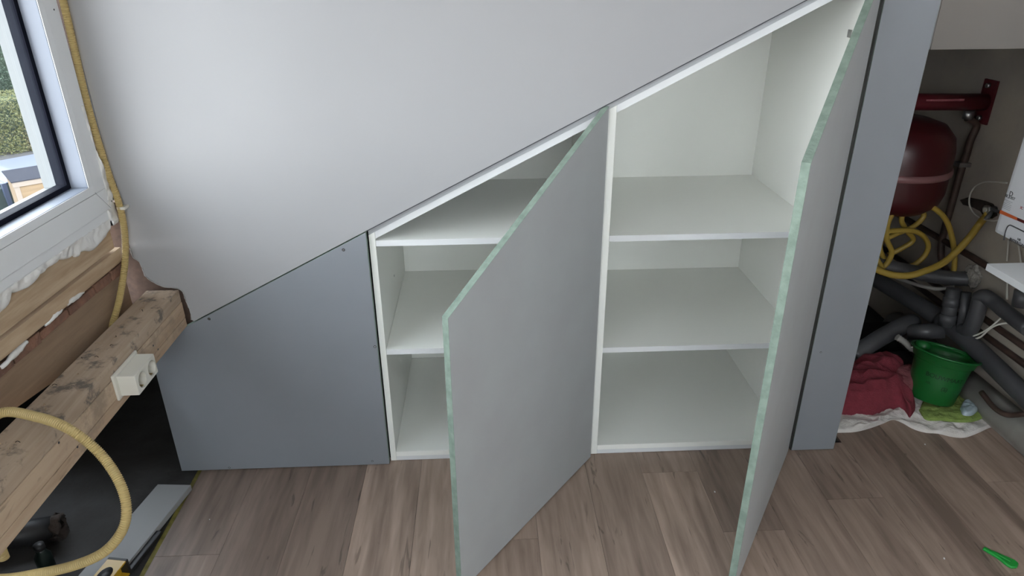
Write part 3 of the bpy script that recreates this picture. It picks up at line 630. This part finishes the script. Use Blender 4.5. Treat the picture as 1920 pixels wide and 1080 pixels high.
# yellow hose: one run from the wall tap and a hanging coil
hA = [at(1852, 402, 'X', 1.765), at(1838, 418, 'Y', .475), at(1818, 445, 'Y', .46), at(1795, 470, 'Y', .45), at(1768, 493, 'Y', .44), at(1735, 508, 'Y', .43), at(1700, 517, 'Y', .43), at(1660, 512, 'Y', .44), at(1620, 490, 'Y', .45), at(1600, 460, 'Y', .46)]
tag(link('yellow_hose', tube(spline(hA, 8), 0.0125, 14), 'yhose'), 'yellow hose curving down from the wall tap in the recess', 'hose')
def Yp(l, y0, y1): return [at(x_, y_, 'Y', y0+(y1-y0)*i_/(len(l)-1)) for i_, (x_, y_) in enumerate(l)]
hB = Yp([(1788, 512), (1790, 485), (1786, 450), (1775, 415), (1755, 393), (1725, 380), (1690, 385), (1668, 410), (1662, 445), (1672, 475), (1655, 500), (1640, 470), (1650, 440), (1685, 432), (1722, 436), (1740, 458), (1733, 480), (1710, 498), (1680, 498), (1655, 480), (1652, 455), (1678, 440), (1712, 425), (1732, 405), (1722, 392), (1700, 396), (1690, 412), (1700, 432), (1712, 450), (1690, 466), (1665, 478)], 0.50, 0.62)
tag(link('yellow_hose', tube(spline(hB, 8), 0.0098, 12), 'yhose'), 'tangled coil of yellow hose hanging below the red vessel', 'hose')
# tap in its hole
hx = thing('wall_hole', 'dark ragged hole broken into the wall around the tap', 'hole', (1.8, .49, .67))
hp_ = [(1800, 375), (1815, 370), (1832, 373), (1848, 377), (1862, 382), (1868, 392), (1870, 404), (1860, 410), (1846, 408), (1838, 396), (1822, 388), (1806, 384)]
pp = [(p.y, p.z) for p in (at(x_, y_, 'X', 1.7985) for x_, y_ in hp_)]
link('hole_shade', xf(prism(pp, 'X', 1.7978, 1.7995), T(-1.8, -.49, -.67)), 'soot', hx)
tp = at(1852, 393, 'X', 1.77)
tap = thing('wall_tap', 'steel wall tap with round nut where the yellow hose starts', 'tap', (1.798, tp.y, tp.z))
link('tap_body', cylinder((0, 0, 0), (-0.03, 0, 0), 0.012, 16), 'grey_pipe', tap); link('tap_nut', cylinder((-0.036, 0, 0), (-0.026, 0, 0), 0.017, 8), 'steel', tap); link('tap_core', cylinder((-0.040, 0, 0), (-0.034, 0, 0), 0.008, 12), 'cable', tap)
link('tap_spout', tube(spline([(-0.02, -0.005, 0), (-0.03, -0.02, -0.01), (-0.04, -0.02, -0.03)], 5), 0.008, 10), 'grey_pipe', tap)
link('tap_lever', Box(-0.03, -0.018, -0.055, -0.01, 0.004, 0.012, .002), 'grey_pipe', tap)

# boiler on the right wall
bx0, by0, bz0 = 1.50, -0.37, 0.742
bl = thing('boiler', 'white wall-hung boiler with orange band sticker above the white shelf', 'boiler', (1.65, by0, bz0))
def bpx(x_, y_): return at(x_, y_, 'X', bx0)
yR = 0.060
O_ = Vector((-1.65, -by0, -bz0))
cs = xf(Box(bx0, 1.795, by0-.05, yR, bz0, 1.50, .012), T(*O_)); link('casing', cs, 'boiler', bl)
def bpoly(nm, pxs, m, d=0.0012):
    pl = [(bpx(x_, y_).y, bpx(x_, y_).z) for x_, y_ in pxs]; return link(nm, xf(prism(pl, 'X', bx0-d, bx0+.0004), T(*O_)), m, bl)
bpoly('orange_band', [(1876, 393.5), (1908, 408), (1908, 413.5), (1874, 399.5)], 'orange')
bpoly('dark_band', [(1908, 408), (1930, 417.5), (1930, 423.5), (1908, 413.5)], 'darkred')
ln = [(1882.2, 450), (1884.5, 438), (1888.5, 426.5), (1893, 422.3), (1899, 424), (1920, 434.5), (1935, 442)]
sm = link('hatch_seam', xf(tube(resample(spline([bpx(*q) for q in ln], 5), .003), 0.0019, 8), T(*O_)), 'ink', bl)
ey = Vector((0, -1, 0)); ez = Vector((0, 0, 1))
def txt(s, px, py, size, m, nm='lettering'):
    p = bpx(px, py)+O_
    Mx = Matrix(((0, 0, -1, p.x-.0004), (-1, 0, 0, p.y), (0, 1, 0, p.z), (0, 0, 0, 1)))
    return text(nm, s, size, m, bl, Mx)
txt('INTERGAS', 1907, 455.5, 0.0135, 'ink'); txt('HR', 1911, 449.5, 0.010, 'ink')
txt('D', 1896, 364, 0.020, 'ink', 'logo'); txt('BE.JUIST', 1894, 370, 0.0115, 'ink')
for i_ in range(6):
    txt('-'*(9 if i_ not in (1,) else 5), 1891.5-.9*i_, 376.5+3.0*i_, 0.011, 'ink_pale')
txt('x:', 1916, 389, 0.016, 'red_ink')
# shelf board under the boiler
sh = thing('wall_shelf', 'white board shelf sticking out below the boiler at right', 'shelf', (1.8, -0.4, 0.7))
c0 = at(1851, 494, 'Z', 0.70)
link('shelf_board', xf(Box(c0.x, 1.7995, -0.95, c0.y, 0.680, 0.700, .0008), T(-1.8, .4, -.7)), 'edge_white', sh)
for yy in (-0.25, -0.8): link('shelf_bracket', xf(Box(1.62, 1.7995, yy-.01, yy+.01, 0.665, 0.6798, .001), T(-1.8, .4, -.7)), 'steel', sh)
# cables
def cable(pts, r, lab, m='cable', nm='cable'): return tag(link(nm, tube(spline(pts, 8), r, 8), m), lab, 'cable')
cable([at(1888, 343, 'X', 1.70), at(1868, 341, 'X', 1.74), at(1848, 341, 'X', 1.76), at(1830, 348, 'X', 1.775), at(1819, 365, 'X', 1.78), at(1818, 385, 'X', 1.78), at(1827, 400, 'X', 1.78), at(1842, 410, 'X', 1.77), at(1862, 414, 'X', 1.74), at(1880, 412, 'X', 1.70)], 0.0032, 'thin white cable looped beside the boiler, around the tap')
cable([at(1803, 628, 'X', 1.72), at(1818, 631, 'X', 1.72), at(1838, 625, 'X', 1.73), at(1855, 615, 'X', 1.74), at(1868, 604, 'X', 1.75), at(1878, 594, 'X', 1.76), at(1880, 588, 'X', 1.77)], 0.0034, 'upper of two pale cables curving out of the drain pipes')
cable([at(1802, 635, 'X', 1.72), at(1820, 636, 'X', 1.72), at(1838, 632, 'X', 1.73), at(1855, 617, 'X', 1.74), at(1870, 609, 'X', 1.75), at(1885, 606, 'X', 1.77), at(1898, 606, 'X', 1.785)], 0.0034, 'lower of two pale cables curving out of the drain pipes')
cable([at(1888, 490, 'X', 1.79), at(1891, 450, 'X', 1.79)], 0.003, 'straight pale cable dropping below the boiler, left one')
cable([at(1915, 498, 'X', 1.79), at(1910, 460, 'X', 1.79)], 0.003, 'straight pale cable dropping below the boiler, right one')
cable([at(1888, 562, 'X', 1.79), at(1889, 530, 'X', 1.79), at(1890, 505, 'X', 1.79)], 0.0038, 'short pale cable end hanging below the white shelf')
cable([at(1655, 510, 'X', 1.62), at(1690, 524, 'X', 1.64), at(1720, 534, 'X', 1.66), at(1750, 541, 'X', 1.69), at(1772, 541, 'X', 1.72), at(1788, 537, 'X', 1.75)], 0.0075, 'thick pale grey hose under the lowest yellow hose bend', 'pale_pipe', 'waste_hose')

# pipes
def pipe(pts, r, lab, m='grey_pipe', rings=(), nm='drain_pipe', n_=6, seg=20):
    pts = [Vector(p) for p in pts]; t = thing(nm, lab, 'pipe', pts[0])
    pa = spline(pts, n_) if len(pts) > 2 else pts
    o = link('pipe_run', tube(pa, r, seg), m, t); o.location = -pts[0]
    for k in rings:
        i_ = max(1, min(len(pa)-2, int(k*(len(pa)-1)))) if len(pa) > 2 else 0
        if len(pa) > 2: c = pa[i_]; d = (pa[i_+1]-pa[i_-1]).normalized()
        else: c = pa[0].lerp(pa[1], k); d = (pa[1]-pa[0]).normalized()
        q = link('collar', cylinder(c-d*0.018, c+d*0.018, r*1.14, seg), m, t); q.location = -pts[0]
    return t
pipe([(1.785, 1.14, 0.476), at(1807, 473, 'X', 1.785), at(1852, 500, 'X', 1.785), (1.785, -0.6, 0.466)], 0.012, 'brown heating pipe along the wall behind the white shelf', 'copper', nm='heating_pipe', n_=2, seg=12)
pipe([(1.785, 1.14, 0.297), (1.785, -0.9, 0.297)], 0.0115, 'upper of two brown heating pipes low on the right wall', 'copper', nm='heating_pipe', seg=12)
pipe([(1.785, 1.14, 0.242), (1.785, -0.9, 0.242)], 0.0115, 'lower of two brown heating pipes low on the right wall', 'copper', nm='heating_pipe', seg=12)
# main dark drain sloping down towards the room
m0, m1, m2, m3 = at(1625, 515, 'X', 1.66), at(1690, 552, 'X', 1.68), at(1790, 618, 'X', 1.72), at(1932, 752, 'X', 1.73)
pipe([m0, m1, m2, m3, Vector((1.735, m3.y-0.25, 0.150)), Vector((1.74, -1.15, 0.148))], 0.033, 'long dark grey drain pipe sloping down the right side of the recess', rings=(0.38,), n_=6)
# vertical branches above it
def br(a, b, xa, xb, r, lab, rings=(), nm='drain_branch'):
    return pipe([at(*a, 'X', xa), at(*b, 'X', xb)], r, lab, rings=rings, nm=nm)
br((1789, 541), (1774, 612), 1.70, 1.69, 0.0255, 'dark drain branch with collars, leftmost of three uprights', (0.35, 0.8))
br((1812, 548), (1803, 622), 1.72, 1.72, 0.017, 'thinner dark drain branch, middle of three uprights')
pipe([at(1838, 560, 'X', 1.72), at(1833, 580, 'X', 1.72), at(1827, 600, 'X', 1.72), at(1818, 618, 'X', 1.72), at(1806, 618, 'X', 1.72)], 0.027, 'thick dark trap bend, rightmost of three uprights', nm='drain_branch')
pipe([at(1834, 560, 'X', 1.72), at(1846, 556, 'X', 1.725), at(1866, 568, 'X', 1.74), at(1890, 588, 'X', 1.74), at(1930, 618, 'X', 1.74)], 0.026, 'dark drain arm running right from the trap bend below the shelf', nm='drain_pipe')
br((1912, 575), (1918, 545), 1.72, 1.72, 0.024, 'dark upright drain piece at the right picture edge')
# pipe stub into the wall with foam
stub = pipe([at(1640, 494, 'Y', 0.58), at(1700, 508, 'Y', 0.54), at(1770, 520, 'Y', 0.50), at(1818, 523, 'X', 1.795)], 0.028, 'thick dark pipe running into the foamed hole in the wall', nm='drain_pipe')
fp = at(1820, 520, 'X', 1.79)
fb = bmesh.new(); bmesh.ops.create_icosphere(fb, subdivisions=4, radius=0.042)
for v in fb.verts:
    c = v.co*55; v.co = Vector((v.co.x*0.35, v.co.y*0.95, v.co.z))*(1+0.38*noise.noise(c*0.9)+0.18*noise.noise(c*2.3))
xf(fb, T(1.79, fp.y-0.006, fp.z+0.010))
tag(link('foam_collar', fb, 'foam_dirty', smooth=True), 'lumpy grey foam around the thick pipe where it enters the wall', 'foam')
pipe([at(1600, 668, 'Y', 0.42), at(1640, 640, 'Y', .44), at(1690, 612, 'Y', 0.47), at(1712, 604, 'Y', 0.5)], 0.033, 'blackish pipe lying behind the red cloth', 'grey_pipe', nm='drain_pipe')
pipe([at(1700, 622, 'Y', 0.45), at(1770, 620, 'Y', .40)], 0.030, 'short dark pipe behind the green bucket rim', 'grey_pipe', nm='drain_pipe')
cor = resample(spline([at(1682, 632, 'Y', .36), at(1697, 642, 'Y', .35), at(1712, 655, 'Y', .34), at(1728, 650, 'Y', .34)], 8), 0.005)
tag(link('corrugated_hose', tube(cor, [.013-(.003 if i_ % 2 else 0) for i_ in range(len(cor))], 12), 'pale_pipe'), 'short brownish ribbed hose behind the green bucket', 'hose')
# pale round duct along the wall foot
pd = [Vector((1.742, 0.75, 0.056)), Vector((1.742, -1.2, 0.056))]
pipe(pd, 0.054, 'pale dusty duct lying along the foot of the right wall', 'pale_pipe', nm='floor_duct', seg=28)
pipe([at(1840, 735, 'X', 1.68), at(1865, 765, 'X', 1.68), at(1890, 778, 'X', 1.69), at(1925, 776, 'X', 1.70)], 0.009, 'thin brown pipe bending over the pale duct', 'copper', nm='heating_pipe', seg=10)
p_ = at(1590, 655, 'Y', 0.75)
tag(link('dark_plank', Box(1.0, 1.75, 0.62, 0.70, -0.01, 0.09, .002), 'void'), 'dark plank lying across the back of the recess floor', 'timber')

# ------------------------------------------------------------------ bucket, cloths
def heap(name, label, outline, cen, h, m, seed, nr=26, ns=120, fold=0.02, base=0.001, freq=14, edge_h=0.006, cat='cloth', flat=0.5):
    """draped cloth: closed outline (world xy), folds rising to height h at the centre"""
    pts_ = [Vector((x_, y_, 0)) for x_, y_ in outline]; pts_.append(pts_[0]); loop = resample(spline(pts_, 6), 0.001)
    loop = resample(loop, sum((b-a).length for a, b in zip(loop, loop[1:]))/ns)[:ns]
    bm = bmesh.new(); C_ = Vector((cen[0], cen[1], 0)); rings = []
    for i_ in range(1, nr+1):
        s = i_/nr; ring_ = []
        for q in loop:
            p = C_.lerp(q, s)
            e = (1-s**2.2)**flat if s < 1 else 0
            v = Vector((p.x, p.y, 0))*freq+Vector((seed*7.3, seed, seed*2.1))
            f1 = 1-abs(noise.noise(v))*2.2; f2 = 1-abs(noise.noise(v*2.1+Vector((5, 5, 5))))*2
            z = base+edge_h*(1 if s < 1 else 0.0)+h*e*(0.75+0.25*noise.noise(v*0.5))+fold*(0.7*f1+0.45*f2)*(min(1, (1-s)*6) if s > 0.83 else 1)*0.6
            ring_.append(bm.verts.new((p.x, p.y, max(z, base+.001))))
        rings.append(ring_)
    cz = sum(v.co.z for v in rings[0])/ns; c = bm.verts.new((C_.x, C_.y, cz))
    for k in range(ns): bm.faces.new((c, rings[0][k], rings[0][(k+1) % ns]))
    for a, b in zip(rings, rings[1:]):
        for k in range(ns): bm.faces.new((a[k], b[k], b[(k+1) % ns], a[(k+1) % ns]))
    low = [bm.verts.new((v.co.x, v.co.y, base)) for v in rings[-1]]
    for k in range(ns): bm.faces.new((rings[-1][k], low[k], low[(k+1) % ns], rings[-1][(k+1) % ns]))
    bm.faces.new(low)
    bmesh.ops.recalc_face_normals(bm, faces=bm.faces)
    o = link(name, bm, m, smooth=True); return tag(o, label, cat)
def fl(l, z=0.0): return [(p.x, p.y) for p in (at(x_, y_, 'Z', z) for x_, y_ in l)]
wc = fl([(1560, 812), (1600, 811), (1630, 804), (1655, 795), (1674, 788), (1692, 794), (1712, 805), (1735, 812), (1760, 814), (1785, 820), (1810, 821), (1835, 812), (1855, 803), (1872, 800), (1888, 806), (1880, 786), (1862, 762), (1820, 735), (1740, 720), (1640, 712), (1570, 720), (1540, 760)])
heap('floor_cloth', 'dirty white cloth spread on the floor under the green bucket', wc, (sum(p[0] for p in wc)/len(wc), sum(p[1] for p in wc)/len(wc)), 0.006, 'whitecloth', 3, fold=0.024, freq=17, edge_h=0.010, nr=40, ns=200)
rcx = fl([(1560, 778), (1600, 779), (1640, 776), (1670, 768), (1695, 770), (1706, 782), (1716, 772), (1710, 752), (1694, 732), (1688, 700), (1650, 690), (1590, 700), (1550, 740)], 0.02)
rcc = at(1640, 745, 'Z', 0.0)
heap('red_cloth', 'crumpled crimson cloth heap beside the green bucket', rcx, (rcc.x, rcc.y), 0.105, 'redcloth', 5, fold=0.065, base=0.012, freq=8.5, nr=40, ns=160, flat=0.45)
pk = fl([(1672, 700), (1700, 690), (1718, 700), (1716, 722), (1700, 734), (1680, 724)], 0.08)
heap('pink_cloth', 'small pink rag on the top corner of the crimson heap', pk, (sum(p[0] for p in pk)/6, sum(p[1] for p in pk)/6), 0.05, 'pinkcloth', 8, fold=0.02, base=0.07, nr=14, ns=50)
gc = fl([(1722, 772), (1735, 790), (1765, 792), (1800, 795), (1830, 792), (1850, 778), (1835, 755), (1790, 740), (1740, 745)], 0.02)
heap('green_cloth', 'lime green cloth between bucket and dirty white cloth', gc, (sum(p[0] for p in gc)/9, sum(p[1] for p in gc)/9), 0.006, 'greencloth', 6, fold=0.012, base=0.026, freq=24, nr=24, ns=100)
bf = fl([(1798, 772), (1806, 758), (1822, 762), (1834, 770), (1822, 784), (1804, 784)], 0.03)
heap('plastic_bag', 'crumpled pale blue plastic bag right of the bucket foot', bf, (sum(p[0] for p in bf)/6, sum(p[1] for p in bf)/6), 0.01, 'bluefilm', 2, fold=0.012, base=0.042, freq=40, nr=10, ns=36, cat='bag')
bk = thing('bucket', 'green builder\'s bucket with dark print, tilted on the white cloth', 'bucket', (1.578, 0.215, 0.034))
bk.rotation_euler = (math.radians(-9), math.radians(11), 0)
H_ = 0.18
pr = [(0.0, 0.0), (0.074, 0.0), (0.078, 0.004), (0.087, H_*0.55), (0.093, H_*0.82), (0.099, H_*0.84), (0.105, H_*0.98), (0.110, H_), (0.110, H_-0.004)]
pi_ = [(0.107, H_-0.003), (0.097, H_*0.9), (0.084, H_*0.6), (0.074, 0.010), (0.0, 0.008)]
link('bucket_shell', lathe(pr+pi_, 48, cap=False), 'bucket', bk)
link('bucket_rim', xf(lathe([(0.106, 0), (0.106, .006), (0.112, .0065), (0.114, .003), (0.112, 0)], 48, cap=False), T(0, 0, H_-.003)), 'bucket', bk)
def bend(r0, sl_=0.1):
    def f(c): a = c.x/r0-math.radians(112); r = r0+c.z+.0006+(c.y)*0.1; return Vector((r*math.cos(a), r*math.sin(a), c.y))
    return f
text('bucket_lettering', 'BOUWMAAT', 0.022, 'green_ink', bk, T(0, 0, 0.104), bend=bend(0.0880))
def bend2(off):
    def f(c): a = c.x/0.085-math.radians(112)+off; r = 0.0838+c.z+.0006+(c.y)*0.1; return Vector((r*math.cos(a), r*math.sin(a), c.y))
    return f
text('bucket_lettering', '10L', 0.012, 'green_ink', bk, T(0, 0, 0.074), bend=bend2(-.55)); text('bucket_lettering', '(S)', 0.020, 'green_ink', bk, T(0, 0, 0.066), bend=bend2(.1))
hd = [(0.110*math.cos(a), 0.110*math.sin(a), 0.170-0.015*math.sin((a-math.radians(20))/math.radians(140)*math.pi)) for a in [math.radians(20+140*i_/14) for i_ in range(15)]]
link('bucket_handle', tube([Vector(h)*1.0 for h in hd], 0.0025, 8), 'cable', bk)
gg = xf(lathe([(0.0, 0), (0.020, .004), (0.026, .02), (0.020, .036), (0.0, .042)], 20), T(-0.055, 0.050, H_-0.022))
for v in gg.verts: v.co += Vector((noise.noise(v.co*40), noise.noise(v.co*45), noise.noise(v.co*50)))*.006
link('handle_grip', gg, 'bucket', bk)

# ------------------------------------------------------------------ outside, one storey below
GZ = -2.8
struct(link('ground', Box(-60, -2.2, -20, 60, GZ-0.2, GZ), 'asphalt'))
# timber bin store
c1_ = at(25, 342, 'Z', -1.15)
bxo = thing('bin_store', 'timber bin store with slate grey roof seen through the window', 'shed', (c1_.x, c1_.y, GZ))
WX, DY, HH = 1.5, 0.6, -1.15-GZ
rotb = math.radians(40); bxo.rotation_euler = (0, 0, rotb)
nb = 8
for i_ in range(nb):
    z0 = 0.05+i_*(HH-0.12)/nb
    link('board', Box(0.03, WX, 0.0, 0.02, z0, z0+(HH-0.12)/nb-0.006, .002), 'boxwood', bxo)
    link('board', Box(0.0, 0.02, 0.02, DY, z0, z0+(HH-0.12)/nb-0.006, .002), 'boxwood', bxo)
link('corner_post', Box(-0.01, 0.05, -0.01, 0.03, 0, HH-0.06), 'boxtrim', bxo)
link('fascia', Box(-0.02, WX+.02, -0.02, 0.02, HH-0.07, HH, .003), 'boxtrim', bxo)
link('store_back', Box(0.0, WX, DY, DY+.02, 0.05, HH), 'boxwood', bxo); link('store_side', Box(WX, WX+.02, 0, DY, 0.05, HH), 'boxwood', bxo)
link('felt_roof', prism([(-0.03, HH), (DY+0.05, HH+0.02), (DY+0.05, HH+0.035), (-0.03, HH+0.012)], 'X', -0.03, WX+0.03), 'boxroof', bxo)
# cars
def car(name, label, loc, rz, m, L_=4.3, W_=1.8, H_=1.5):
    t = thing(name, label, 'car', loc, rz)
    side = [(-L_/2, .35), (-L_/2+.05, .75), (-L_/2+.9, .92), (-L_/2+1.35, .98), (L_/2-.55, 1.0), (L_/2-.05, .85), (L_/2, .4), (L_/2-.3, .25), (-L_/2+.3, .25)]
    b = prism(side, 'Y', -W_/2, W_/2, 0.05); link('car_body', b, m, t)
    cab = [(-L_/2+1.25, .96), (-L_/2+1.95, H_-.04), (-L_/2+2.3, H_), (L_/2-1.1, H_), (L_/2-.35, .98)]
    b = prism(cab, 'Y', -W_/2+.14, W_/2-.14, 0.04)
    for v in b.verts:
        if v.co.z > 1.2: v.co.y *= 0.88
    link('cabin_glass', b, 'carglass', t)
    b = prism([(-L_/2+1.9, H_-.05), (-L_/2+2.3, H_+.012), (L_/2-1.1, H_+.012), (L_/2-.95, H_-.06)], 'Y', -W_/2+.22, W_/2-.22, 0.015); link('roof', b, m, t)
    for s in (-1, 1):
        for x_ in (-L_/2+1.95, 0.35):
            link('pillar', Box(x_-.03, x_+.03, s*(W_/2-.17)-.03, s*(W_/2-.17)+.03, .95, H_-.02), m, t)
        for x_ in (-L_/2+.85, L_/2-.85):
            link('wheel', cylinder((x_, s*(W_/2-.2), .32), (x_, s*(W_/2+.01), .32), .32, 24), 'tyre', t)
    return t
ca = at(8, 343, 'Z', -1.40)+Vector((-.62, .78, 0))*0.62
car('parked_car', 'dark blue parked car behind the timber bin store outside', (ca.x, ca.y, GZ), math.radians(52), 'car', H_=1.45)
# hedges: thousands of small leaves on twigs
def hedge(name, label, c, sx, sy, h, n_, m, seed, ls=.05):
    random.seed(seed); t = thing(name, label, 'hedge', (c[0], c[1], GZ))
    vs_, fs = [], []
    for i_ in range(n_):
        u, v = random.uniform(-1, 1), random.random()
        d = random.uniform(-1, 1); z = h*v
        bulge = 1+0.22*noise.noise(Vector((u*5, v*4, seed)))
        x_ = u*sx; yy = -sy*bulge*(0.75+.25*random.random()) if random.random() < .75 else d*sy
        if random.random() < .15: z = h*(1+.06*noise.noise(Vector((u*9, 3, seed)))); yy = d*sy
        p = Vector((x_, yy, z)); s = random.uniform(.5, 1.0)*ls
        a = Vector((random.gauss(0, 1), random.gauss(0, 1), random.gauss(0, 1))).normalized(); b_ = a.orthogonal().normalized()
        k = len(vs_); vs_ += [p-a*s, p+b_*s*.5, p+a*s, p-b_*s*.5]; fs.append((k, k+1, k+2, k+3))
    me_ = bpy.data.meshes.new('foliage'); me_.from_pydata(vs_, [], fs); me_.materials.append(MT[m])
    o = bpy.data.objects.new('foliage', me_); COL.objects.link(o); o.parent = t; o['kind'] = 'stuff'
    bm = bmesh.new()
    for i_ in range(24):
        x_ = random.uniform(-sx, sx); tube([Vector((x_, 0, 0)), Vector((x_+random.uniform(-.4, .4), random.uniform(-.3, 0), h*.6)), Vector((x_+random.uniform(-.8, .8), -sy*.7, h*.95))], .02, 5, bm)
    link('stems', bm, 'twig', t)['kind'] = 'stuff'
    link('shaded_core', Box(-sx*.96, sx*.96, -sy*.55, sy*.6, 0, h*.93), 'leaf_dark' , t)
    return t
h1 = hedge('hedge', 'low yellowing hedge behind the parked car', (-12.3, 17.0), 6, 0.9, 1.35, 60000, 'leaf_yel', 1, .035)
h1.rotation_euler = (0, 0, math.radians(38))
h2 = hedge('tall_hedge', 'tall dark green hedge rising behind the yellowing one', (-13.8, 18.9), 8, 1.2, 5.0, 120000, 'leaf_dark', 2, .045)
h2.rotation_euler = (0, 0, math.radians(38))
